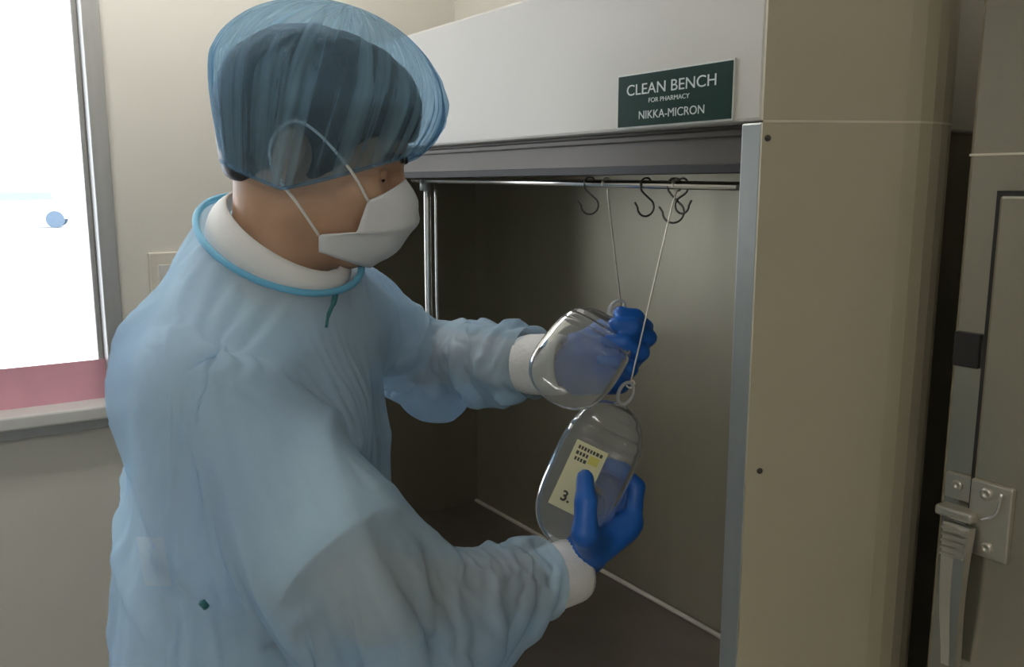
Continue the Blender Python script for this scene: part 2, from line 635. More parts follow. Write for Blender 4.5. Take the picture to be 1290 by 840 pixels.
# small plate on the wall beside the window
pw = P(192, 318, 1.0)
k = (XL - CAM.x) / (pw.x - CAM.x)
pw = CAM + (pw - CAM) * k
r = empty('wall_plate', pw, 'small cream switch plate on the wall beside the window', 'wall plate')
box('plate', (XL, pw.y - 0.012, pw.z - 0.115), (XL + 0.010, pw.y + 0.07, pw.z), 'plate_cream', r, 0.003)
box('rocker_switch', (XL + 0.010, pw.y + 0.010, pw.z - 0.085), (XL + 0.014, pw.y + 0.048, pw.z - 0.03), 'sill_white', r, 0.001)

# ------------------------------------------------------------------ clean bench
BX0, BX1 = -1.26, 0.026        # outer ends of the front
D_IN = 0.45                    # depth of the chamber
ZF = 0.685                      # work surface
ZH0 = 1.563                    # hood front
_q = P(600, 17, 1.0) - CAM
ZH1 = (CAM + _q * (-CAM.y / _q.y)).z
bench = empty('clean_bench', (-0.6, 0.25, 0.0), 'stainless laminar flow clean bench with white hood and green nameplate', 'clean bench')
box('hood', (BX0, 0.0, ZH0), (BX1, 0.58, ZH1), 'bench_white', bench, 0.004)
# recessed strip behind the lower edge of the hood, black rubber below
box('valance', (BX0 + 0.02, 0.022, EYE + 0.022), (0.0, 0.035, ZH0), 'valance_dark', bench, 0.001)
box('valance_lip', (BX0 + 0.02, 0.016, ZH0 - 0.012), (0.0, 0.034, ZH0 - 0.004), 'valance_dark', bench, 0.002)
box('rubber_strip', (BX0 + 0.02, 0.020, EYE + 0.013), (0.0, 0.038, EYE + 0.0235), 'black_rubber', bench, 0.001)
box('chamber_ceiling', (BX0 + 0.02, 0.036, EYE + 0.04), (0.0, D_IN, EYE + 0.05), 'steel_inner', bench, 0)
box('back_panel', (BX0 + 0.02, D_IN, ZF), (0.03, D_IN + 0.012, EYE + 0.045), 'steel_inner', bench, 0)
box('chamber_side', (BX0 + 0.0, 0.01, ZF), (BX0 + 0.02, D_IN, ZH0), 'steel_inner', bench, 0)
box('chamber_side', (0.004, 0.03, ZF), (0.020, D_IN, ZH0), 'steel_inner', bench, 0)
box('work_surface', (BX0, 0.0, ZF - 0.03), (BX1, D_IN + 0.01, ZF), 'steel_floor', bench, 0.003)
tube('caulk_line', [(BX0 + 0.02, D_IN - 0.004, ZF + 0.003), (0.0, D_IN - 0.004, ZF + 0.003)], 0.005, 'caulk', bench)
box('base_cabinet', (BX0, 0.03, 0.06), (BX1, 0.56, ZF - 0.03), 'bench_white', bench, 0.004)
for sx in (BX0 + 0.06, BX1 - 0.06):
    for sy in (0.08, 0.50):
        box('foot', (sx - 0.025, sy - 0.025, 0.0), (sx + 0.025, sy + 0.025, 0.06), 'steel_edge', bench)
box('front_post', (0.0, 0.0, ZF), (BX1, 0.03, ZH0 - 0.001), 'steel_edge', bench, 0.002)
box('front_post', (BX0, 0.0, ZF), (BX0 + 0.022, 0.03, ZH0 - 0.001), 'steel_edge', bench, 0.002)
# outer side cladding: two panels that run back beside the chamber and curve into the gap
pa = P(956, 420, 1.0)


def plan_of(px, zdepth):
    q = P(px, 235, zdepth)
    return Vector((q.x, q.y))


c0 = Vector((BX1 + 0.003, -0.002))
hd = (RIGHT * 0.9976 + Vector((_fh.x, _fh.y, 0)) * 0.07)
hd = Vector((hd.x, hd.y)).normalized()
nrm2 = Vector((hd.y, -hd.x))
plan = [c0 - nrm2 * 0.006 - hd * 0.0, c0, c0 + hd * 0.145]
for k in range(1, 9):                      # rounded rear edge
    a = math.radians(90 * k / 8)
    plan.append(c0 + hd * (0.145 + 0.083 * math.sin(a)) - nrm2 * 0.083 * (1 - math.cos(a)))
plan.append(plan[-1] - nrm2 * 0.10)


def cladding(z0, z1):
    bm = bmesh.new()
    lo_ = [bm.verts.new((p.x, p.y, z0)) for p in plan]
    hi_ = [bm.verts.new((p.x, p.y, z1)) for p in plan]
    for i in range(len(plan) - 1):
        bm.faces.new((lo_[i], lo_[i + 1], hi_[i + 1], hi_[i]))
    cap_ = [bm.verts.new((0.03, 0.30, z0)), bm.verts.new((0.03, 0.30, z1))]
    bm.faces.new(hi_ + [cap_[1]])
    bm.faces.new([cap_[0]] + lo_[::-1])
    bm.faces.new((lo_[-1], cap_[0], cap_[1], hi_[-1]))
    bm.faces.new((cap_[0], lo_[0], hi_[0], cap_[1]))
    return from_bm('side_cladding', bm, 'bench_beige', bench)


ZS = 1.5625
cladding(0.05, ZS - 0.0012)
cladding(ZS + 0.0012, 1.80)
bm = bmesh.new()
for z in (ZS - 0.0012, ZS + 0.0012):
    for p in plan[1:-1]:
        bm.verts.new((p.x + nrm2.x * 0.0006, p.y + nrm2.y * 0.0006, z))
bm.verts.ensure_lookup_table()
n = len(plan) - 2
for i in range(n - 1):
    bm.faces.new((bm.verts[i], bm.verts[i + 1], bm.verts[n + i + 1], bm.verts[n + i]))
from_bm('cladding_seam', bm, 'seam_cream', bench)


def screw(name, c, nrm, rad, material, parent, h=0.0015):
    nrm = Vector(nrm).normalized()
    ref = Vector((0, 0, 1))
    u = nrm.cross(ref).normalized()
    w = u.cross(nrm)
    v, f = [], []
    prof = [(rad, 0), (rad, h * 0.5), (rad * 0.75, h), (rad * 0.3, h * 1.05), (rad * 0.28, h * 0.5)]
    for rr, hh in prof:
        for k in range(14):
            a = 2 * math.pi * k / 14
            v.append(c + (u * math.cos(a) + w * math.sin(a)) * rr + nrm * hh)
    for i in range(len(prof) - 1):
        for k in range(14):
            l = (k + 1) % 14
            f.append((i * 14 + k, i * 14 + l, (i + 1) * 14 + l, (i + 1) * 14 + k))
    f.append(tuple((len(prof) - 1) * 14 + k for k in range(14)))
    return from_vf(name, v, f, material, parent)


for px, py in ((967, 174), (957, 593)):
    q = P(px, py, 1.0) - CAM
    n3 = Vector((nrm2.x, nrm2.y, 0))
    t = (Vector((c0.x, c0.y, 0)) - Vector((CAM.x, CAM.y, 0))).dot(n3) / q.dot(n3)
    screw('screw', CAM + q * t, n3, 0.0032, 'hook_wire', bench)

# nameplate on the hood
def on_front(px, py, yplane):
    q = P(px, py, 1.0) - CAM
    return CAM + q * ((yplane - CAM.y) / q.y)


s_tl, s_tr, s_bl, s_br = [on_front(*p, 0.0) for p in ((782, 97), (926, 77), (782, 160), (926, 150))]
sx0, sx1 = s_tl.x, s_tr.x
sz0, sz1 = (s_bl.z + s_br.z) / 2, (s_tl.z + s_tr.z) / 2
np_o = box('nameplate', (sx0 - 0.002, -0.0022, sz0 - 0.002), (sx1 + 0.002, 0.0005, sz1 + 0.002), 'sign_rim', bench, 0)
box('nameplate_face', (sx0, -0.0032, sz0), (sx1, -0.0021, sz1), 'sign_green', np_o, 0)
sw, sh = sx1 - sx0, sz1 - sz0


def sign_text(t, fx, fz, size, sx=1.0, bold=0.0):
    text_mesh('lettering', t, size, 'sign_letter', np_o,
              frame_of((sx0 + sw * fx, -0.0034, sz0 + sh * fz), (1, 0, 0), (0, 0, 1)), 0.0002, sx, bold)


sign_text('CLEAN BENCH', 0.485, 0.70, sh * 0.30, 1.22, 0.0)
sign_text('FOR PHARMACY', 0.48, 0.475, sh * 0.125, 1.2)
sign_text('NIKKA-MICRON', 0.50, 0.20, sh * 0.225, 1.1)

# hanging rail with its post
RY = 0.060
ra, rb_ = on_front(520, 226.5, RY), on_front(930, 234.5, RY)
tube('hanging_rail', [ra, rb_], 0.0052, 'chrome', bench, 14)
pp = on_front(538, 230, RY + 0.004)
pe = on_front(541, 440, RY + 0.004).z
tube('rail_post', catmull([(pp.x, pp.y, pp.z), (pp.x, pp.y, pe + 0.05), (pp.x, pp.y + 0.012, pe + 0.012), (pp.x, pp.y + 0.05, pe), (pp.x, D_IN, pe)], 6), 0.0065, 'chrome', bench, 14)
pq = on_front(549, 230, RY + 0.02)
tube('rail_post', catmull([(pq.x, pq.y, pq.z + 0.003), (pq.x, pq.y, pe + 0.05), (pq.x, pq.y + 0.012, pe + 0.012), (pq.x, pq.y + 0.05, pe), (pq.x, D_IN, pe)], 6), 0.0028, 'chrome', bench, 12)
tube('rail_joint', [(pp.x, pp.y - 0.004, pp.z - 0.014), (pp.x, pp.y - 0.004, pp.z + 0.006)], 0.0095, 'steel_edge', bench, 14)


def rail_at(px):
    q = P(px, 232, 1.0) - CAM
    # nearest point of the rail line in plan
    t = (RY - CAM.y) / q.y
    x = (CAM + q * t).x
    k = (x - ra.x) / (rb_.x - ra.x)
    return ra + (rb_ - ra) * k


def s_hook(px, yaw, size, label, sgn=1):
    c = rail_at(px)
    d = Vector((math.cos(yaw), math.sin(yaw), 0))
    up = Vector((0, 0, 1))
    R1 = 0.0075
    pts = []
    for a in range(-30, 181, 15):
        an = math.radians(a)
        pts.append(c + d * (R1 * math.cos(an)) * sgn + up * (R1 * math.sin(an) + 0.0005))
    # from the back of the rail swing across below into the open lower hook
    R2 = 0.0115 * size
    low = c - up * 0.028 * size
    pts.append(c - d * 0.006 * sgn - up * 0.008)
    for a in range(60, -186, -20):
        an = math.radians(a)
        pts.append(low + d * (R2 * math.cos(an)) * sgn + up * (R2 * math.sin(an)))
    pts.append(low - d * (R2 * 1.35) * sgn + up * 0.006)
    o = tube('s_hook', catmull(pts, 3), 0.0013, 'hook_wire', None, 8)
    return tag(o, label, 'hook', 'S hooks on the rail')


s_hook(743, math.radians(40), 1.05, 'dark wire S-hook farthest left on the chrome rail')
s_hook(814, math.radians(75), 1.0, 'dark wire S-hook alone between the two hanging wires')
s_hook(849, math.radians(30), 1.15, 'large dark wire S-hook on the rail where the slanting wire hangs')
s_hook(860, math.radians(10), 0.85, 'small dark wire S-hook nearest the right frame of the bench', -1)

# ------------------------------------------------------------------ stainless cabinet at the right
FY = 0.120
fl = on_front(1212, 300, FY)
FX0 = fl.x
frg = empty('steel_cabinet', (FX0 + 0.3, FY + 0.2, 0), 'stainless steel refrigerated cabinet with lever latch at the right edge', 'refrigerator')
box('carcass', (FX0, FY, 0.05), (FX0 + 0.75, YB - 0.01, 1.86), 'steel_fridge', frg, 0.004)
zt = on_front(1230, 195, FY).z
box('trim_strip', (FX0 + 0.001, FY - 0.0015, zt - 0.001), (FX0 + 0.75, FY + 0.001, zt + 0.001), 'seam_cream', frg, 0)
dl = on_front(1237, 500, FY - 0.012)
dt = on_front(1265, 246, FY - 0.012)
box('door_gasket', (dl.x - 0.0048, FY - 0.009, 0.12), (FX0 + 0.71, FY + 0.001, dt.z + 0.0040), 'black_rubber', frg, 0)
door = box('cabinet_door', (dl.x, FY - 0.014, 0.125), (FX0 + 0.705, FY - 0.003, dt.z), 'steel_fridge', frg, 0.003)
for sx in (FX0 + 0.06, FX0 + 0.69):
    for sy in (FY + 0.05, YB - 0.06):
        box('foot', (sx - 0.02, sy - 0.02, 0.0), (sx + 0.02, sy + 0.02, 0.05), 'black_rubber', frg)
b0, b1 = on_front(1203, 417, FY - 0.003), on_front(1232, 465, FY - 0.003)
box('magnet_catch', (b0.x, FY - 0.004, b1.z), (b1.x, FY + 0.001, b0.z), 'black_rubber', frg, 0.001)
# latch: keeper plate on the frame, body on the door, long lever
k0, k1 = on_front(1192, 593, FY - 0.004), on_front(1222, 634, FY - 0.004)
kp = box('keeper_plate', (k0.x, FY - 0.0045, k1.z), (k1.x, FY + 0.001, k0.z), 'steel_latch', frg, 0.001)
q = on_front(1207, 611, FY - 0.0045)
screw('screw', q, (0, -1, 0), 0.0055, 'steel_latch', kp, 0.003)
l0, l1 = on_front(1224, 602, FY - 0.018), on_front(1268, 712, FY - 0.018)
lb = box('latch_body', (l0.x, FY - 0.019, l1.z), (l1.x, FY - 0.012, l0.z), 'steel_latch', frg, 0.002)
for py in (622, 690):
    q = on_front(1243, py, FY - 0.019)
    screw('screw', q, (0, -1, 0), 0.006, 'steel_latch', lb, 0.003)
rp = [on_front(x, y, FY - 0.021) for x, y in ((1235, 655), (1254, 648), (1262, 622))]
tube('latch_rib', catmull(rp, 5), 0.0016, 'chrome', lb, 8)
t0, t1 = on_front(1177, 634, FY - 0.03), on_front(1223, 662, FY - 0.03)
lv = box('lever_head', (t0.x, FY - 0.030, t1.z), (t1.x, FY - 0.012, t0.z), 'steel_latch', frg, 0.003)
lp0, lp1 = on_front(1207, 660, FY - 0.027), on_front(1196, 838, FY - 0.027)
bm = bmesh.new()
wt, wb_ = 0.0150, 0.0085
ring = []
for i in range(9):
    t = i / 8
    c = lp0.lerp(lp1, t)
    w = wt + (wb_ - wt) * t
    y0 = -0.006 - 0.008 * math.sin(math.pi * min(1, t * 1.1))
    ring.append([bm.verts.new((c.x + a * w, c.y + b_ + (y0 + 0.006) * 0.6, c.z)) for a, b_ in
                 ((-1, 0.004), (-0.85, -0.003), (0.0, -0.0015), (0.85, -0.003), (1, 0.004))])
for i in range(8):
    for k in range(4):
        bm.faces.new((ring[i][k], ring[i][k + 1], ring[i + 1][k + 1], ring[i + 1][k]))
    bm.faces.new((ring[i][4], ring[i][0], ring[i + 1][0], ring[i + 1][4]))
bm.faces.new(ring[0][::-1])
bm.faces.new(ring[-1])
lvr = from_bm('lever', bm, 'steel_latch', frg, False)
for i in range(5):
    z = lp0.z - 0.004 - i * 0.0065
    box('grip_rib', (lp0.x - 0.011, lp0.y - 0.0095, z - 0.0012), (lp0.x + 0.011, lp0.y - 0.001, z + 0.0012), 'steel_latch', lvr, 0.0005)

# ------------------------------------------------------------------ infusion bottles and hanging wires
def bottle(c, xax, yax, L, W, T, label, with_label, ny=0.027):
    """soft oval bottle: y is the long axis towards the hanger, x across, z thickness"""
    fr = frame_of(c, xax, yax)
    root = empty('infusion_bottle', c, label, 'infusion bottle', 'infusion bottles in the gloved hands')
    v, f = [], []
    NV, NU = 40, 48
    for i in range(NV + 1):
        t = -1 + 2 * i / NV
        e = (1 - abs(t) ** 3.2) ** (1 / 2.0)
        e = max(e, 0.0)
        th = (1 - abs(t) ** 2.4) ** 0.6 if abs(t) < 1 else 0
        rib = 0.0
        if t > 0.35:
            rib = 0.0042 * math.sin((t - 0.35) * 38) * (1 - (t - 0.35) * 0.9)
        for k in range(NU):
            a = 2 * math.pi * k / NU
            ca, sa = math.cos(a), math.sin(a)
            x = W / 2 * e * (abs(ca) ** 0.8) * (1 if ca >= 0 else -1)
            z = (T / 2 * th + rib * th) * (abs(sa) ** 0.9) * (1 if sa >= 0 else -1)
            v.append(fr @ Vector((x, t * L / 2, z)))
    for i in range(NV):
        for k in range(NU):
            l = (k + 1) % NU
            f.append((i * NU + k, i * NU + l, (i + 1) * NU + l, (i + 1) * NU + k))
    body = from_vf('bottle_body', v, f, 'clear_bottle', root)
    # flat welded flange round the edge
    fl_ = []
    for k in range(64):
        a = 2 * math.pi * k / 64
        t = math.sin(a)
        x = math.cos(a)
        e = (1 - abs(t) ** 3.2) ** 0.5
        fl_.append(fr @ Vector((math.copysign(W / 2 * e, x), t * L / 2, 0)))
    # hanger ring
    ring_ = [fr @ Vector((0.0085 * math.cos(a) , L / 2 + 0.013 + 0.014 * math.sin(a), 0)) for a in [2 * math.pi * k / 24 for k in range(24)]]
    tube('hanger_ring', ring_, 0.0024, 'milky_plastic', root, 8, True)
    # neck and stopper at the other end
    for nm, y0, y1, rr, mm in () if ny == 0 else (('bottle_neck', -L / 2 + 0.006, -L / 2 - 0.6 * ny, 0.012, 'clear_bottle'), ('stopper', -L / 2 - 0.55 * ny, -L / 2 - ny, 0.0135, 'milky_plastic')):
        tube(nm, [fr @ Vector((0, y0, 0)), fr @ Vector((0, (y0 + y1) / 2, 0)), fr @ Vector((0, y1, 0))], rr, mm, root, 20)
    if with_label:
        lab_w, lab_h = 0.040, 0.082
        cx, cy = -0.010, -0.010
        def surf(x, y):
            t = y / (L / 2)
            e = (1 - abs(t) ** 3.2) ** 0.5
            th = (1 - abs(t) ** 2.4) ** 0.6
            u = min(0.999, abs(x / (W / 2 * e)))
            sa = (1 - (u ** (1 / 0.8)) ** 2) ** 0.5
            return T / 2 * th * sa ** 0.9
        def patch(nm, x0, x1, y0, y1, off, mm, par):
            vv, ff = [], []
            NX, NY = 8, 12
            for j in range(NY + 1):
                for i in range(NX + 1):
                    x = x0 + (x1 - x0) * i / NX
                    y = y0 + (y1 - y0) * j / NY
                    vv.append(fr @ Vector((x, y, surf(x, y) + off)))
            for j in range(NY):
                for i in range(NX):
                    ff.append((j * (NX + 1) + i, j * (NX + 1) + i + 1, (j + 1) * (NX + 1) + i + 1, (j + 1) * (NX + 1) + i))
            return from_vf(nm, vv, ff, mm, par)
        lab = patch('bottle_label', cx - lab_w / 2, cx + lab_w / 2, cy - lab_h / 2, cy + lab_h / 2, 0.0010, 'label_paper', root)
        patch('label_panel', cx + 0.002, cx + 0.014, cy + 0.020, cy + 0.030, 0.0015, 'label_yellow', lab)
        for j, (yy, w0, w1) in enumerate(((0.032, -0.015, 0.014), (0.025, -0.015, 0.000), (0.018, -0.014, -0.001))):
            xx = w0
            while xx < w1:
                wd = random.uniform(0.0022, 0.0036)
                patch('print_mark', cx + xx, cx + xx + wd, cy + yy, cy + yy + 0.0042, 0.0015, 'print_black', lab)
                xx += wd + 0.0012
        text_mesh('print_digit', '3.', 0.017, 'print_black', lab,
                  fr @ Matrix.Translation((cx - 0.004, cy - 0.026, surf(cx - 0.004, cy - 0.026) + 0.0016)), 0.0002, 1.0, 0.0004)
    return root, fr


ZSC = 0.96
# lower bottle in the right hand
B2Z = 1.045
c2 = P(742, 596, B2Z)
bot2, fr2 = bottle(c2, D(0.90, -0.42, 0.10), D(0.42, 0.90, -0.08), 0.185, 0.098, 0.046,
                   'clear oval infusion bottle with yellow label in the lower gloved hand', True)
# upper bottle in the left hand
B1Z = 1.055
c1 = P(732, 450, B1Z)
bot1, fr1 = bottle(c1, D(0.78, -0.50, 0.20), D(0.50, 0.72, -0.46), 0.145, 0.104, 0.040,
                   'clear unlabelled infusion bottle in the upper gloved hand', False, 0.0)


def hang_wire(top, bot, label):
    top, bot = Vector(top), Vector(bot)
    d = (bot - top).normalized()
    side = d.cross(FWD).normalized()
    pts = []
    for a in range(200, -70, -20):          # eye over the rail
        an = math.radians(a)
        pts.append(top + Vector((0, 1, 0)) * (0.0075 * math.cos(an)) + Vector((0, 0, 1)) * (0.0075 * math.sin(an)))
    pts.append(top + d * 0.02)
    pts.append(top + d * ((bot - top).length * 0.5))
    pts.append(bot - d * 0.012)
    for a in range(80, -150, -25):          # small lower hook
        an = math.radians(a)
        pts.append(bot + side * (0.005 * math.cos(an)) - d * (0.005 * math.sin(an)))
    o = tube('hanging_wire', catmull(pts, 3), 0.0011, 'bright_wire', None, 7)
    return tag(o, label, 'hanging wire', 'long wires hung on the rail')


hang_wire(rail_at(764), P(789, 440, 1.225), 'thin straight hanging wire at the left, behind the upper bottle')
ring2 = fr2 @ Vector((0, 0.185 / 2 + 0.026, 0))
hang_wire(rail_at(853), ring2, 'thin slanting hanging wire holding the labelled bottle')

# ------------------------------------------------------------------ person
person = empty('person', (-0.36, -0.33, 0.0),
               'person in sheer blue gown, bouffant cap, white mask and blue gloves holding bottles', 'person')
# joints
Zs = ZSC
NB = P(340, 340, 1.10 * Zs)
RS, RE, RW = P(268, 492, 0.975 * Zs), P(472, 752, 0.885 * Zs), P(703, 726, 1.06 * Zs)
LS, LE, LW = P(425, 395, 1.20 * Zs), P(535, 448, 1.36 * Zs), P(692, 457, 1.168 * Zs)
TH = math.radians(101)      # heading of the trunk to the right of the view axis
TF = (Vector((_fh.x, _fh.y, 0)) * math.cos(TH) + RIGHT * math.sin(TH)).normalized()
TR = TF.cross(Vector((0, 0, 1))).normalized()
UPZ = Vector((0, 0, 1))
RT = rot_cols(TF, TR, UPZ)
CH = P(326, 560, 1.09 * Zs)       # chest centre
PV = P(312, 830, 1.08 * Zs)       # waist
HIP = Vector((PV.x, PV.y, 0.84))
# head frame
HP = math.radians(15)
HH = math.radians(90)
HFh = (Vector((_fh.x, _fh.y, 0)) * math.cos(HH) + RIGHT * math.sin(HH)).normalized()
HF = (HFh * math.cos(HP) - UPZ * math.sin(HP)).normalized()
HR = HFh.cross(UPZ).normalized()
HU = HR.cross(HF).normalized()
HO = P(391, 200, 1.09 * Zs)
HS = 1.03
RH = rot_cols(HF, HR, HU)


def H(a, c, b):
    """head point: a forward, c to the person's right, b up, from the midpoint of the ears"""
    return HO + (HF * a + HR * c + HU * b) * HS


def hd_ell(p, a, c, b, r):
    return sd_ell(p, H(a, c, b), [x * HS for x in r], RH)


# --- hands
def make_hand(W, Dn, N, left, curls, spread, thumb_pts):
    Dn = Dn.normalized()
    N = (N - Dn * N.dot(Dn)).normalized()
    S = N.cross(Dn) if left else Dn.cross(N)
    prims = []
    pal = W + Dn * 0.052
    prims.append(('box', pal, (0.042, 0.040, 0.0175), 0.015, rot_cols(Dn, S, N)))
    prims.append(('cap', W - Dn * 0.022, W + Dn * 0.03, 0.0235, 0.026))
    lens = [(0.043, 0.026, 0.022), (0.047, 0.030, 0.023), (0.043, 0.028, 0.022), (0.034, 0.021, 0.019)]
    offs = [0.030, 0.0105, -0.0095, -0.029]
    adv = [0.088, 0.092, 0.088, 0.080]
    for i in range(4):
        b0 = W + Dn * adv[i] + S * offs[i]
        ang = 0
        q = b0
        sp = math.radians(spread[i])
        d0 = (Dn * math.cos(sp) + S * math.sin(sp)).normalized()
        r0 = 0.0102 if i < 3 else 0.0088
        prims.append(('cap', W + Dn * 0.05 + S * offs[i] * 0.9, b0, 0.0125, r0 + 0.0008))
        for j in range(3):
            ang += math.radians(curls[i][j])
            d = d0 * math.cos(ang) + N * math.sin(ang)
            e = q + d * lens[i][j]
            prims.append(('cap', q, e, r0 - 0.0006 * j, r0 - 0.0006 * (j + 1)))
            q = e
    tb = W + Dn * 0.028 + S * 0.026 + N * 0.006
    tp = [tb] + [Vector(t) for t in thumb_pts]
    rr = [0.0195, 0.0140, 0.0114, 0.0096]
    for i in range(len(tp) - 1):
        prims.append(('cap', tp[i], tp[i + 1], rr[i], rr[i + 1]))
    prims.append(('cap', W + Dn * 0.05 + S * 0.02, tp[1], 0.012, 0.0095))

    def sdf(p, inset=0.0):
        d = None
        for q in prims:
            if q[0] == 'box':
                v = sd_rbox(p, q[1], q[2], q[3], q[4])
            else:
                v = sd_cap(p, q[1], q[2], q[3], q[4])
            d = v if d is None else smin(d, v, 0.006)
        return d + inset
    pts = []
    for q in prims:
        pts += [q[1]] if q[0] == 'box' else [q[1], q[2]]
    lo = Vector([min(t[i] for t in pts) - 0.05 for i in range(3)])
    hi = Vector([max(t[i] for t in pts) + 0.05 for i in range(3)])
    return sdf, lo, hi


RHW = P(716, 713, 1.058 * Zs)
hand_r, rlo, rhi = make_hand(
    RHW, D(0.74, 0.42, -0.52), D(-0.50, 0.86, -0.05), False,
    [(48, 52, 30), (52, 52, 30), (56, 50, 30), (58, 50, 30)], (4, 0, -3, -6),
    [P(737, 672, 1.000 * Zs), P(738, 632, 1.010 * Zs), P(737, 602, 1.030 * Zs)])
LHW = P(700, 462, 1.165 * Zs)
hand_l, llo, lhi = make_hand(
    LHW, D(0.97, 0.04, 0.08), D(-0.10, 0.60, 0.77), True,
    [(52, 66, 34), (58, 70, 34), (64, 72, 34), (68, 72, 34)], (3, 0, -3, -6),
    [P(732, 432, 1.200 * Zs), P(758, 414, 1.195 * Zs), P(780, 408, 1.18 * Zs)])


# neckline of the gown
NLB, NLF, NLN = P(247, 274, 1.10 * Zs), P(455, 332, 1.10 * Zs), P(350, 362, 1.005 * Zs)
NC = (NLB + NLF) / 2
E1 = (NLF - NLB) / 2
E2 = NLN - NC
_det = E1.length_squared * E2.length_squared - E1.dot(E2) ** 2
D1 = (E1 * E2.length_squared - E2 * E1.dot(E2)) / _det      # dual axes: ring coordinates of a point
D2 = (E2 * E1.length_squared - E1 * E1.dot(E2)) / _det
NN = E1.cross(E2).normalized()
if NN.z < 0: NN = -NN
def neck_ring(s=1.0, off=0.0, n=64):
    return [NC + E1 * (s * math.cos(2 * math.pi * k / n)) + E2 * (s * math.sin(2 * math.pi * k / n)) + NN * off for k in range(n)]


def neck_cut(p, d, off, slope):
    """keep cloth below a shallow cone that leaves the neckline"""
    q = p - A(NC)
    r = np.sqrt((q @ A(D1)) ** 2 + (q @ A(D2)) ** 2)
    c = (q @ A(NN)) + off - np.maximum(0, r - 1.0) * slope
    c = np.where(r < 2.2, c, -1.0)
    return smax(d, c, 0.012)


# --- the body: one continuous surface
def sdf_head(p):
    d = hd_ell(p, -0.012, 0, 0.045, (0.098, 0.076, 0.090))            # cranium
    d = smin(d, hd_ell(p, 0.045, 0, 0.035, (0.060, 0.064, 0.070)), 0.03)   # forehead
    d = smin(d, hd_ell(p, 0.045, 0, -0.040, (0.062, 0.058, 0.062)), 0.03)  # face
    d = smin(d, sd_cap(p, H(0.074, 0.010, -0.080), H(0.074, -0.010, -0.080), 0.020 * HS, 0.020 * HS), 0.035)  # chin
    for s in (1, -1):
        d = smin(d, sd_cap(p, H(0.012, s * 0.054, -0.052), H(0.066, s * 0.022, -0.090), 0.016 * HS, 0.015 * HS), 0.03)  # jaw
        d = smin(d, hd_ell(p, 0.074, s * 0.036, -0.022, (0.022, 0.022, 0.018)), 0.02)   # cheekbone
        d = smax(d, -hd_ell(p, 0.108, s * 0.031, 0.004, (0.016, 0.017, 0.012)), 0.012)     # eye socket
        d = smin(d, sd_cap(p, H(0.094, s * 0.012, 0.021), H(0.082, s * 0.048, 0.020), 0.008 * HS, 0.006 * HS), 0.012)  # brow
        # ear
        e = hd_ell(p, -0.006, s * 0.080, 0.002, (0.018, 0.008, 0.031))
        e = smax(e, -hd_ell(p, -0.002, s * 0.087, 0.004, (0.010, 0.006, 0.018)), 0.004)
        d = smin(d, e, 0.006)
    d = smin(d, sd_cap(p, H(0.098, 0, 0.012), H(0.124, 0, -0.026), 0.007 * HS, 0.012 * HS), 0.012)   # nose
    for s in (1, -1):
        d = smin(d, hd_ell(p, 0.112, s * 0.013, -0.030, (0.010, 0.008, 0.008)), 0.006)
    d = smin(d, sd_cap(p, H(0.104, 0.016, -0.056), H(0.104, -0.016, -0.056), 0.008 * HS, 0.008 * HS), 0.010)
    d = smin(d, sd_cap(p, H(0.101, 0.014, -0.067), H(0.101, -0.014, -0.067), 0.008 * HS, 0.008 * HS), 0.010)
    return d


TZ = NC + (NLB - NC) * 0.55 - NN * 0.075


def sdf_trunk(p, g=0.0):
    d = sd_ell(p, CH, (0.116, 0.145, 0.20), RT)
    d = smin(d, sd_cap(p, NB - UPZ * 0.08, (RS + NB) / 2 - UPZ * 0.062, 0.060, 0.058), 0.06)
    d = smin(d, sd_cap(p, NB - UPZ * 0.08, (LS + NB) / 2 - UPZ * 0.05, 0.060, 0.058), 0.06)
    d = smin(d, sd_cap(p, (RS + NB) / 2 - UPZ * 0.062, RS, 0.058, 0.052), 0.06)
    d = smin(d, sd_cap(p, (LS + NB) / 2 - UPZ * 0.05, LS, 0.058, 0.052), 0.06)
    d = smin(d, sd_cap(p, TZ, RS + TR * 0.0 + UPZ * 0.008, 0.050, 0.056), 0.04)      # rounded upper back
    d = smin(d, sd_ell(p, PV, (0.115, 0.155, 0.20), RT), 0.08)
    d = smin(d, sd_ell(p, HIP, (0.120, 0.165, 0.13), RT), 0.06)
    return d - g


def sdf_arms(p, g=0.0):
    d = sd_cap(p, RS, RE, 0.050, 0.040)
    d = smin(d, sd_cap(p, RE, RW, 0.041, 0.026), 0.02)
    e = sd_cap(p, LS, LE, 0.050, 0.040)
    e = smin(e, sd_cap(p, LE, LW, 0.041, 0.026), 0.02)
    return np.minimum(d, e) - g


KN = [HIP + TR * s * 0.09 + TF * 0.02 - UPZ * 0.40 for s in (1, -1)]
FT = [Vector((HIP.x, HIP.y, 0.08)) + TR * s * 0.10 for s in (1, -1)]


def sdf_legs(p, g=0.0):
    d = None
    for i in (0, 1):
        top = HIP + TR * (0.085 if i == 0 else -0.085) - UPZ * 0.02
        e = smin(sd_cap(p, top, KN[i], 0.085, 0.058), sd_cap(p, KN[i], FT[i], 0.056, 0.040), 0.03)
        d = e if d is None else np.minimum(d, e)
    return d - g


NK0, NK1 = P(352, 318, 1.10 * Zs), H(-0.024, 0, -0.035)


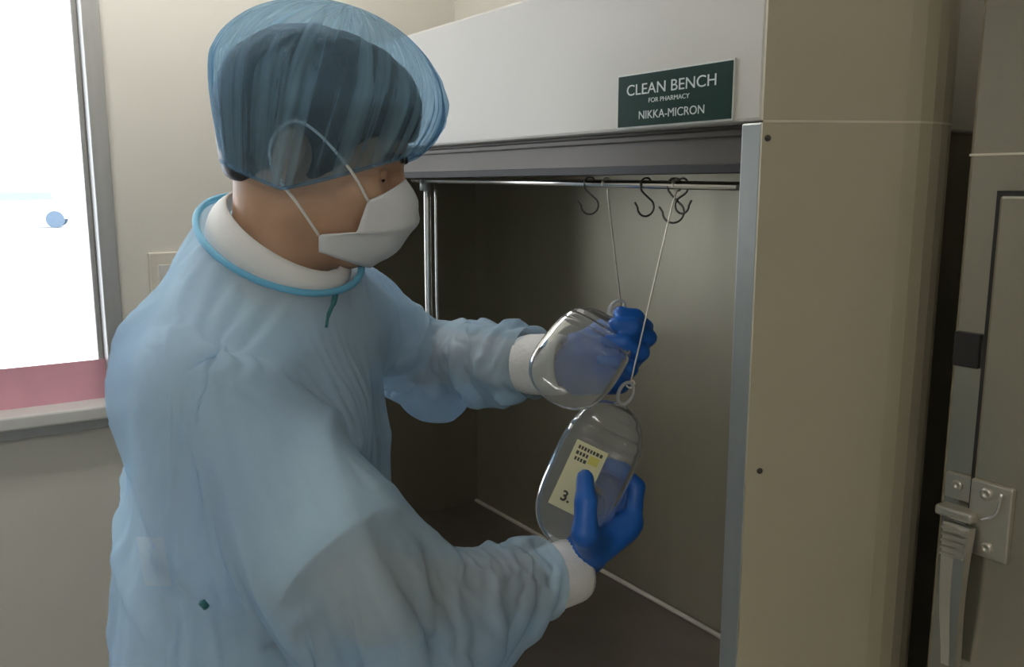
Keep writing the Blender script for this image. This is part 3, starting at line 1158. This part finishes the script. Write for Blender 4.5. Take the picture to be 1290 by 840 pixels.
def sdf_body(p):
    d = sdf_head(p)
    d = smin(d, smin(sd_cap(p, NK0, NK1, 0.056, 0.058), sd_cap(p, NK0, CH + UPZ * 0.05, 0.045, 0.06), 0.02), 0.03)
    d = smin(d, neck_cut(p, smin(sdf_trunk(p), sdf_arms(p), 0.03), 0.050, 0.0), 0.02)
    d = smin(d, np.minimum(hand_r(p, 0.0025), hand_l(p, 0.0025)), 0.004)
    d = smin(d, sdf_legs(p), 0.03)
    return d


def bounds(pts, m):
    return ([min(t[i] for t in pts) - m for i in range(3)], [max(t[i] for t in pts) + m for i in range(3)])


def fine_body():
    lo, hi = bounds([HO, RS, RE, RW, LS, LE, LW, CH, rlo, rhi, llo, lhi], 0.16)
    lo[2] = 0.02
    return surface(sdf_body, lo, hi, 0.0075)


V, Q = fine_body()
V = relax(V, Q, 1, 0.3)
# sharpen the face: project back to the exact surface
def project(V, sdf, it=3, eps=0.0015):
    V = V.astype(np.float32)
    for _ in range(it):
        d = sdf(V)
        g = np.stack([sdf(V + np.eye(3, dtype=np.float32)[i] * eps) - d for i in range(3)], axis=1) / eps
        g /= (np.linalg.norm(g, axis=1)[:, None] + 1e-6)
        V = V - g * np.clip(d, -0.006, 0.006)[:, None]
    return V
V = project(V, sdf_body, 2)
from_vf('body', V, Q, 'skin', person)

# hair: cap of short hair over the scalp
def sdf_hair(p):
    d = hd_ell(p, -0.014, 0, 0.048, (0.108, 0.086, 0.100))
    d = smin(d, hd_ell(p, 0.038, 0, 0.054, (0.084, 0.078, 0.084)), 0.03)
    d = smin(d, hd_ell(p, -0.058, 0, -0.016, (0.040, 0.060, 0.046)), 0.02)
    q = (p - A(HO)) @ RH / HS
    a, c, b = q[..., 0], q[..., 1], q[..., 2]
    hl = np.maximum(a - 0.112 + np.maximum(0, 0.055 - b) * 1.15, -(b + 0.044))   # hairline in front, nape below
    face = np.maximum(a - 0.022, -(b + 0.030) + 0.0) * 0 + (a - 0.030) - (b - 0.010) * 1.0
    d = smax(d, hl * HS, 0.006)
    d = smax(d, np.maximum(a - 0.050 - np.maximum(0, b - 0.015) * 0.8, -0.2) * HS * np.where(b < 0.045, 1, 0) - 0.2 * np.where(b < 0.045, 0, 1), 0.004)
    ear = np.sqrt((a + 0.004) ** 2 + (b - 0.002) ** 2 * 0.6) - 0.021
    d = smax(d, -np.where(np.abs(c) > 0.05, ear, 1.0) * HS, 0.004)
    d = d + 0.0018 * np.sin(a * 160 + 3 * np.sin(c * 90)) * np.sin(c * 190 + b * 40)
    return d


lo, hi = bounds([HO], 0.19)
V, Q = surface(sdf_hair, lo, hi, 0.005)
V = relax(V, Q, 2, 0.5)
from_vf('hair', V, Q, 'hair', person)

# eyes and brows
for s in (1, -1):
    bm = bmesh.new()
    bmesh.ops.create_uvsphere(bm, u_segments=16, v_segments=10, radius=0.0115)
    bmesh.ops.translate(bm, verts=bm.verts, vec=H(0.0825, s * 0.031, 0.004))
    ey = from_bm('eye', bm, 'eye_white', person, True)
    bm = bmesh.new()
    bmesh.ops.create_uvsphere(bm, u_segments=14, v_segments=8, radius=0.0058)
    bmesh.ops.translate(bm, verts=bm.verts, vec=H(0.0885, s * 0.0315, 0.000))
    from_bm('iris', bm, 'iris', ey, True)
    bm = bmesh.new()
    bmesh.ops.create_uvsphere(bm, u_segments=16, v_segments=12, radius=0.0124)
    bmesh.ops.delete(bm, geom=[v_ for v_ in bm.verts if v_.co.z < -0.0085], context='VERTS')
    bmesh.ops.translate(bm, verts=bm.verts, vec=H(0.0830, s * 0.031, 0.004))
    from_bm('upper_lid', bm, 'skin', person, True)
    tube('eyebrow', catmull([H(0.106, s * 0.014, 0.025), H(0.102, s * 0.030, 0.030), H(0.090, s * 0.048, 0.025)], 5), 0.0032, 'hair', person, 8)

# --- white tunic under the gown: trunk, short sleeves, stand collar
RSH = RS.lerp(RE, 0.84)
LSH = LS.lerp(LE, 0.80)


def sdf_tunic(p):
    d = sdf_trunk(p, 0.012)
    s = smin(sd_cap(p, RS, RSH, 0.062, 0.074), sd_cap(p, LS, LSH, 0.058, 0.052), 0.01)
    d = smin(d, s, 0.012)
    return neck_cut(p, d, 0.036, 0.0)


def cut(bm, co, no, limit):
    """remove what lies on the far side of a plane, only near a given place"""
    geom = [f for f in bm.faces if limit(f.calc_center_median())]
    es = {e for f in geom for e in f.edges}
    vs_ = {v for f in geom for v in f.verts}
    bmesh.ops.bisect_plane(bm, geom=list(vs_) + list(es) + geom, plane_co=co, plane_no=no)
    no = Vector(no)
    dead = [f for f in bm.faces if limit(f.calc_center_median()) and (f.calc_center_median() - co).dot(no) > 0]
    bmesh.ops.delete(bm, geom=dead, context='FACES')


def bm_of(V, Q):
    me = bpy.data.meshes.new('tmp')
    me.from_pydata([tuple(map(float, p)) for p in V], [], [tuple(map(int, q)) for q in Q])
    bm = bmesh.new()
    bm.from_mesh(me)
    bpy.data.meshes.remove(me)
    return bm


lo, hi = bounds([RS, RSH, LS, LSH, CH, NB], 0.17)
lo[2] = 0.72
V, Q = surface(sdf_tunic, lo, hi, 0.009)
V = relax(V, Q, 2)
bm = bm_of(V, Q)
ax = (RSH - RS).normalized()
cut(bm, RSH - ax * 0.005, ax, lambda c: (c - RSH).length < 0.14 and (c - RSH).dot(ax) > -0.05)
ax = (LSH - LS).normalized()
cut(bm, LSH - ax * 0.005, ax, lambda c: (c - LSH).length < 0.12 and (c - LSH).dot(ax) > -0.05)
tun = from_bm('tunic', bm, 'tunic_white', person, True)

# collar: a stand collar lofted from the neckline up round the neck
CB, CF, CN = P(287, 250, 1.09 * Zs), P(428, 332, 1.09 * Zs), P(350, 322, 1.02 * Zs)
CC = (CB + CF) / 2
C1, C2 = (CF - CB) / 2, CN - CC
v, f = [], []
NR, NS = 7, 64
for i in range(NR):
    t = i / (NR - 1)
    for k in range(NS):
        a = 2 * math.pi * k / NS
        p0 = NC + E1 * 0.86 * math.cos(a) + E2 * 0.86 * math.sin(a) - NN * 0.012
        p1 = CC + C1 * math.cos(a) + C2 * math.sin(a)
        v.append(p0.lerp(p1, t) + (p1 - CC).normalized() * 0.006 * math.sin(math.pi * t))
for i in range(NR - 1):
    for k in range(NS):
        l = (k + 1) % NS
        f.append((i * NS + k, i * NS + l, (i + 1) * NS + l, (i + 1) * NS + k))
col_o = from_vf('collar', v, f, 'tunic_white', tun)
sm = col_o.modifiers.new('thick', 'SOLIDIFY')
sm.thickness = 0.003

# --- gown
RSE, LSE = RE.lerp(RW, 0.90), LE.lerp(LW, 0.90)      # sleeve ends


def limb(p, a, b, ra, rb, amp, freq, phase, twist):
    a_, b_ = A(a), A(b)
    ba = b_ - a_
    pa = p - a_
    L = float(np.linalg.norm(ba))
    h = np.clip((pa @ ba) / (L * L), 0, 1)
    w = pa - h[..., None] * ba
    u = np.cross(ba, np.array([0.2, 0.3, 1.0], dtype=np.float32))
    u /= np.linalg.norm(u)
    x = np.cross(ba / L, u)
    an = np.arctan2(w @ x, w @ u)
    r = ra + (rb - ra) * h
    r = r + amp * np.sin(h * freq + phase + twist * np.sin(an + phase) + 0.8 * np.sin(2 * an)) * np.sin(np.pi * np.clip(h * 0.9 + 0.08, 0, 1))
    r = r + amp * 0.5 * np.sin(h * freq * 1.9 + 2 * an + phase)
    return np.linalg.norm(w, axis=-1) - r


def sdf_gown_core(p):
    d = sd_ell(p, CH, (0.140, 0.165, 0.225), RT)
    d = smin(d, sd_cap(p, NC - NN * 0.080 + E2 * 0.35, RS, 0.078, 0.074), 0.05)
    d = smin(d, sd_cap(p, TZ + NN * 0.012, RS + UPZ * 0.012, 0.066, 0.076), 0.04)
    d = smin(d, sd_cap(p, NC - NN * 0.10, LS, 0.070, 0.070), 0.04)
    d = smin(d, sd_ell(p, PV - UPZ * 0.05, (0.158, 0.200, 0.32), RT), 0.09)
    low = Vector((PV.x, PV.y, 0.62))
    d = smin(d, sd_ell(p, low, (0.165, 0.21, 0.36), RT), 0.08)
    return d


def sdf_gown(p):
    d = sdf_gown_core(p)
    # sleeves
    ra_ = limb(p, RS, RE, 0.072, 0.092, 0.003, 14, 0.6, 1.4)
    ra_ = smin(ra_, limb(p, RE, RSE, 0.085, 0.046, 0.0065, 30, 1.0, 1.6), 0.04)
    la_ = limb(p, LS, LE, 0.068, 0.056, 0.003, 16, 0.3, 1.2)
    la_ = smin(la_, limb(p, LE, LSE, 0.054, 0.046, 0.0115, 21, 2.6, 0.8), 0.03)
    d = smin(d, ra_, 0.012)
    d = smin(d, la_, 0.015)
    d = neck_cut(p, d, 0.007, 0.012)
    # neck tube
    q = p - A(NC)
    x, y = q @ A(D1), q @ A(D2)
    h = q @ A(NN)
    tubed = np.maximum((np.sqrt(x * x + y * y) - 1.0) * 0.09, np.abs(h + 0.03) - 0.06)
    d = smin(d, tubed, 0.005)
    return d


lo, hi = bounds([RS, RE, RSE, LS, LE, LSE, CH, NC], 0.20)
lo[2] = 0.50
V, Q = surface(sdf_gown, lo, hi, 0.0085)
V = relax(V, Q, 2)


def make_gown(V, Q):
    bm = bm_of(V, Q)
    cut(bm, NC.copy(), NN, lambda c: ((c - NC).length < 0.17 and (c - NC).dot(NN) > -0.03
                                   and math.hypot((c - NC).dot(D1), (c - NC).dot(D2)) < 1.25))
    for S_, E_, in ((RE, RSE), (LE, LSE)):
        ax = (E_ - S_).normalized()
        cut(bm, E_ - ax * 0.002, ax, lambda c: (c - E_).length < 0.10 and (c - E_).dot(ax) > -0.03)
    cut(bm, Vector((0, 0, 0.56)), Vector((0, 0, -1)), lambda c: c.z < 0.60)
    return bm


bm = make_gown(V, Q)
bmesh.ops.remove_doubles(bm, verts=bm.verts, dist=0.0015)


def drape(bm, frames, grow):
    """let the loose gown settle over the dressed body under gravity"""
    bmesh.ops.recalc_face_normals(bm, faces=bm.faces)
    me = bpy.data.meshes.new('gown_sheet')
    bm.verts.index_update()
    bm.verts.ensure_lookup_table()
    pins = [v.index for v in bm.verts if v.is_boundary and v.co.z > 0.7]
    pinset = set(pins)
    bm.verts.ensure_lookup_table()
    for i in list(pinset):
        for e in bm.verts[i].link_edges:
            pinset.add(e.other_vert(bm.verts[i]).index)
    bm.to_mesh(me)
    bm.free()
    o = bpy.data.objects.new('gown_sheet', me)
    COL.objects.link(o)
    g = o.vertex_groups.new(name='pin')
    g.add(list(pinset), 1.0, 'REPLACE')
    lo, hi = bounds([RS, RE, RSE, LS, LE, LSE, CH, NC], 0.20)
    lo[2] = 0.45
    cV, cQ = surface(lambda p: np.minimum(sdf_tunic(p), np.minimum(sdf_arms(p, 0.002), sdf_legs(p, 0.02))), lo, hi, 0.012)
    c = from_vf('collider', cV, cQ, None)
    cm = c.modifiers.new('col', 'COLLISION')
    c.collision.thickness_outer = 0.004
    c.collision.cloth_friction = 12
    m = o.modifiers.new('cloth', 'CLOTH')
    st = m.settings
    st.quality = 6
    st.mass = 0.12
    st.tension_stiffness = 18
    st.compression_stiffness = 12
    st.shear_stiffness = 6
    st.bending_stiffness = 0.15
    st.air_damping = 3
    st.shrink_min = -grow
    st.shrink_max = -grow
    st.vertex_group_mass = 'pin'
    m.collision_settings.distance_min = 0.004
    m.collision_settings.collision_quality = 2
    m.point_cache.frame_start = 1
    m.point_cache.frame_end = frames
    for fr_ in range(1, frames + 1):
        scene.frame_set(fr_)
    dg = bpy.context.evaluated_depsgraph_get()
    res = bpy.data.meshes.new_from_object(o.evaluated_get(dg))
    bpy.data.objects.remove(o)
    bpy.data.objects.remove(c)
    scene.frame_set(1)
    res.materials.clear()
    return res


gown_me = drape(bm, 24, 0.09)


def crease(me):
    """soft ridges of the stiff nonwoven sheet"""
    n = len(me.vertices)
    co = np.empty(n * 3); me.vertices.foreach_get('co', co); co = co.reshape(-1, 3)
    no = np.empty(n * 3); me.vertices.foreach_get('normal', no); no = no.reshape(-1, 3)
    q = (co - np.array(tuple(CH))) @ RT.astype(float)
    a, c, b = q[:, 0], q[:, 1], q[:, 2]
    w1 = 0.05 * np.sin(7 * a + 5 * b) + 0.04 * np.sin(9 * c - 8 * b + 1.0) + 0.02 * np.sin(23 * b + 15 * c)
    w2 = 0.05 * np.sin(6 * b + 8 * c + 2.0) + 0.03 * np.sin(14 * a - 9 * b)
    def ridge(x, sharp):
        return (1 - np.abs(np.sin(x))) ** sharp
    h = 0.0150 * ridge(30 * (0.75 * a + 0.30 * b + w1), 2.2) * (0.5 + 0.5 * np.sin(11 * b + 6 * c + 0.5))
    h += 0.0120 * ridge(26 * (0.55 * b - 0.75 * a + w2) + 0.7, 2.6) * (0.5 + 0.5 * np.sin(9 * a - 8 * b + 2.0))
    h += 0.007 * np.sin(22 * (b + 0.6 * c + w1)) * np.sin(15 * (a + w2))
    nd = np.linalg.norm(co - np.array(tuple(NC)), axis=1)
    fade = np.clip((nd - 0.11) / 0.08, 0, 1)
    for e_ in (RSE, LSE):
        fade *= np.clip((np.linalg.norm(co - np.array(tuple(e_)), axis=1) - 0.05) / 0.06, 0, 1)
    co = co + no * (h * fade)[:, None]
    me.vertices.foreach_set('co', co.reshape(-1))
    me.update()


crease(gown_me)
gown = link('gown', gown_me, 'gown_sheer', person, True)
sb = gown.modifiers.new('smooth', 'SUBSURF')
sb.levels = 1
sb.render_levels = 1
tube('neck_binding', neck_ring(1.0, 0.0), 0.0042, 'binding_blue', gown, 8, True)

from mathutils.bvhtree import BVHTree
_bv = BVHTree.FromPolygons([v_.co.copy() for v_ in gown_me.vertices], [tuple(p_.vertices) for p_ in gown_me.polygons])


def on_gown(px, py, off=0.002):
    d_ = (P(px, py, 1.0) - CAM).normalized()
    h_, n_, _, _ = _bv.ray_cast(CAM, d_)
    return h_ - d_ * off


tube('pen_clip', catmull([on_gown(423, 370), on_gown(420, 382), on_gown(414, 396), on_gown(411, 412)], 4), [0.0035] * 5 + [0.0025] * 4 + [0.0018] * 4, 'clip_teal', tun, 8)
tube('snap_button', [on_gown(254, 758), on_gown(260, 765)], 0.0035, 'clip_teal', gown, 8)
v, f = [], []
for j in range(7):
    for i in range(5):
        x = 172 + 34 * i / 4 + 10 * j / 6
        y = 676 + 62 * j / 6
        v.append(on_gown(x, y, 0.006))
for j in range(6):
    for i in range(4):
        f.append((j * 5 + i, j * 5 + i + 1, (j + 1) * 5 + i + 1, (j + 1) * 5 + i))
po = from_vf('tie_tab', v, f, 'tab_pale', gown)

# white knit cuffs
def cuff(c, ax, r0, r1, L):
    ax = ax.normalized()
    u = ax.orthogonal().normalized()
    w = ax.cross(u)
    v, f = [], []
    prof = [(-0.5, r0 * 0.97), (-0.3, r0 * 1.05), (0.1, (r0 + r1) / 2 * 1.06), (0.40, r1 * 1.05), (0.5, r1), (0.49, r1 * 0.86), (0.3, r1 * 0.84)]
    NS = 72
    for t, r in prof:
        for k in range(NS):
            a = 2 * math.pi * k / NS
            rr = r + 0.0003 * math.cos(36 * a)
            v.append(c + ax * (t * L) + (u * math.cos(a) + w * math.sin(a)) * rr)
    for i in range(len(prof) - 1):
        for k in range(NS):
            l = (k + 1) % NS
            f.append((i * NS + k, i * NS + l, (i + 1) * NS + l, (i + 1) * NS + k))
    return from_vf('cuff', v, f, 'cuff_white', person)


cuff(P(698, 727, 1.050 * Zs), (RW - RE).normalized() + D(0.74, 0.42, -0.52) * 0.7, 0.034, 0.0355, 0.066)
cuff(P(684, 459, 1.172 * Zs), (LW - LE).normalized() + D(0.97, 0.02, 0.10) * 0.9, 0.037, 0.037, 0.062)

# gloves
for sdf_, lo_, hi_ in ((hand_r, rlo, rhi), (hand_l, llo, lhi)):
    V, Q = surface(lambda p: sdf_(p) - 0.0006, lo_, hi_, 0.0042)
    V = relax(V, Q, 1, 0.4)
    from_vf('glove', V, Q, 'glove_blue', person)

# --- bouffant cap
NU, NV = 360, 40
v, f = [], []
ph = rng.uniform(0, 6.28, 12)
def wob(u, k):
    return sum(math.sin(u * n_ + ph[(n_ + k) % 12]) / math.sqrt(n_) for n_ in (3, 5, 8, 13, 21)) * 0.35
band = []
for i in range(NV + 1):
    t = i / NV
    for k in range(NU):
        a = 2 * math.pi * k / NU
        ca, sa = math.cos(a), math.sin(a)
        # elastic band round the head: brow in front, below the ears, nape behind
        bb = 0.038 * max(ca, 0) ** 1.3 - 0.036 * (1 - max(ca, 0)) + 0.010 * max(-ca, 0)
        ba = (0.126 if ca > 0 else 0.092) * ca - 0.004
        bc = 0.088 * sa
        # bulging sheet above it
        pol = math.radians(118) * (1 - t) ** 0.92
        amp = 0.6 + 0.4 * math.sin(5 * a + ph[2]) * math.sin(3 * a + ph[5])
        rdg = (1 - abs(math.sin(11 * a + 1.6 * math.sin(3 * a + 0.8 * t) + 0.9 * t))) ** 2.5
        rdg2 = (1 - abs(math.sin(19 * a + 2.0 * math.sin(4 * a + ph[1]) - 1.2 * t))) ** 2.0
        pleat = (0.085 * amp * rdg * math.exp(-t * 1.3) + 0.055 * rdg2 * math.exp(-t * 2.2)
                 + 0.040 * wob(a, 0) * (1 - t) * min(1, t * 5) - 0.02)
        rr = (math.sin(pol)) * (1 + pleat)
        ea = 0.004 + 0.135 * ca * rr
        ec = 0.118 * sa * rr
        eb = 0.079 + (0.098 + 0.004 * wob(a, 3) * (1 - t)) * math.cos(pol)
        k_ = min(1.0, t / 0.30)
        k_ = k_ * k_ * (3 - 2 * k_)
        v.append(H(ba + (ea - ba) * k_, bc + (ec - bc) * k_, bb + (eb - bb) * k_))
        if i == 0: band.append(v[-1])
for i in range(NV):
    for k in range(NU):
        l = (k + 1) % NU
        f.append((i * NU + k, i * NU + l, (i + 1) * NU + l, (i + 1) * NU + k))
cap_o = from_vf('bouffant_cap', v, f, 'cap_sheer', person)
uvl = cap_o.data.uv_layers.new(name='gathers')
_li = np.empty(len(cap_o.data.loops), dtype=np.int32)
cap_o.data.loops.foreach_get('vertex_index', _li)
_u = (_li % NU) / NU
_poly = np.repeat(np.arange(len(cap_o.data.polygons)), 4)
_wrap = (_poly % NU == NU - 1) & (_u < 0.5)
_uv = np.stack([_u + _wrap, (_li // NU) / NV], axis=1)
uvl.data.foreach_set('uv', _uv.astype(np.float32).reshape(-1))
tube('elastic_band', band, 0.0022, 'cap_sheer', cap_o, 6, True)

# --- face mask with ear loops
v, f = [], []
NX, NY = 36, 22
for j in range(NY + 1):
    w = j / NY          # 0 bridge .. 1 chin
    ac = float(np.interp(w, [0, .2, .38, .6, .85, 1], [.109, .131, .135, .128, .112, .094]))
    bc = float(np.interp(w, [0, 1], [0.006, -0.105]))
    for i in range(NX + 1):
        s = -1 + 2 * i / NX
        ea = float(np.interp(w, [0, .45, .8, 1], [.082, .078, .039, .042]))       # side edge
        eb = float(np.interp(w, [0, .45, .8, 1], [-.026, -.064, -.076, -.095]))
        ec = float(np.interp(w, [0, .45, .8, 1], [.060, .060, .066, .060]))
        g = abs(s) ** 2.1
        a_ = ac + (ea - ac) * g
        b_ = bc + (eb - bc) * abs(s) ** 1.5
        c_ = math.copysign(ec * abs(s) ** 0.85, s)
        pl = 0.0016 * math.sin(w * 6 * math.pi) * (1 - abs(s) ** 3)
        v.append(H(a_ + pl + 0.004, c_ * 1.06, b_))
for j in range(NY):
    for i in range(NX):
        q0 = j * (NX + 1) + i
        f.append((q0, q0 + 1, q0 + NX + 2, q0 + NX + 1))
mask = from_vf('face_mask', v, f, 'mask_white', person)
sm = mask.modifiers.new('thick', 'SOLIDIFY')
sm.thickness = 0.0018
for s in (1, -1):
    e_top, e_bot = H(0.086, s * 0.064, -0.026), H(0.043, s * 0.070, -0.076)
    loop = [e_top, H(0.062, s * 0.079, 0.002), H(0.022, s * 0.085, 0.030), H(-0.006, s * 0.089, 0.036), H(-0.024, s * 0.088, 0.010),
            H(-0.016, s * 0.085, -0.020), H(0.014, s * 0.079, -0.047), e_bot]
    tube('ear_loop', catmull(loop, 6), 0.0017, 'loop_white', mask, 8)

# trousers and shoes
lo, hi = bounds([KN[0], KN[1], FT[0], FT[1], HIP], 0.17)
lo[2], hi[2] = 0.03, 0.80
V, Q = surface(lambda p: sdf_legs(p, 0.018), lo, hi, 0.014)
V = relax(V, Q, 2)
from_vf('trousers', V, Q, 'trousers_navy', person)
for i in (0, 1):
    c = FT[i] - UPZ * 0.08
    c.z = 0
    fs = lambda p: np.maximum(smin(sd_cap(p, c + UPZ * 0.045 - TF * 0.05, c + UPZ * 0.03 + TF * 0.13, 0.046, 0.036), sd_cap(p, c + UPZ * 0.05 - TF * 0.01, c + UPZ * 0.10 - TF * 0.01, 0.045, 0.045), 0.03), 0.002 - p[..., 2])
    lo, hi = bounds([c + TF * 0.15, c - TF * 0.1], 0.07)
    lo[2], hi[2] = -0.01, 0.16
    V, Q = surface(fs, lo, hi, 0.008)
    V = relax(V, Q, 1)
    V[:, 2] = np.maximum(V[:, 2], 0.0)
    from_vf('shoe', V, Q, 'shoe_white', person)
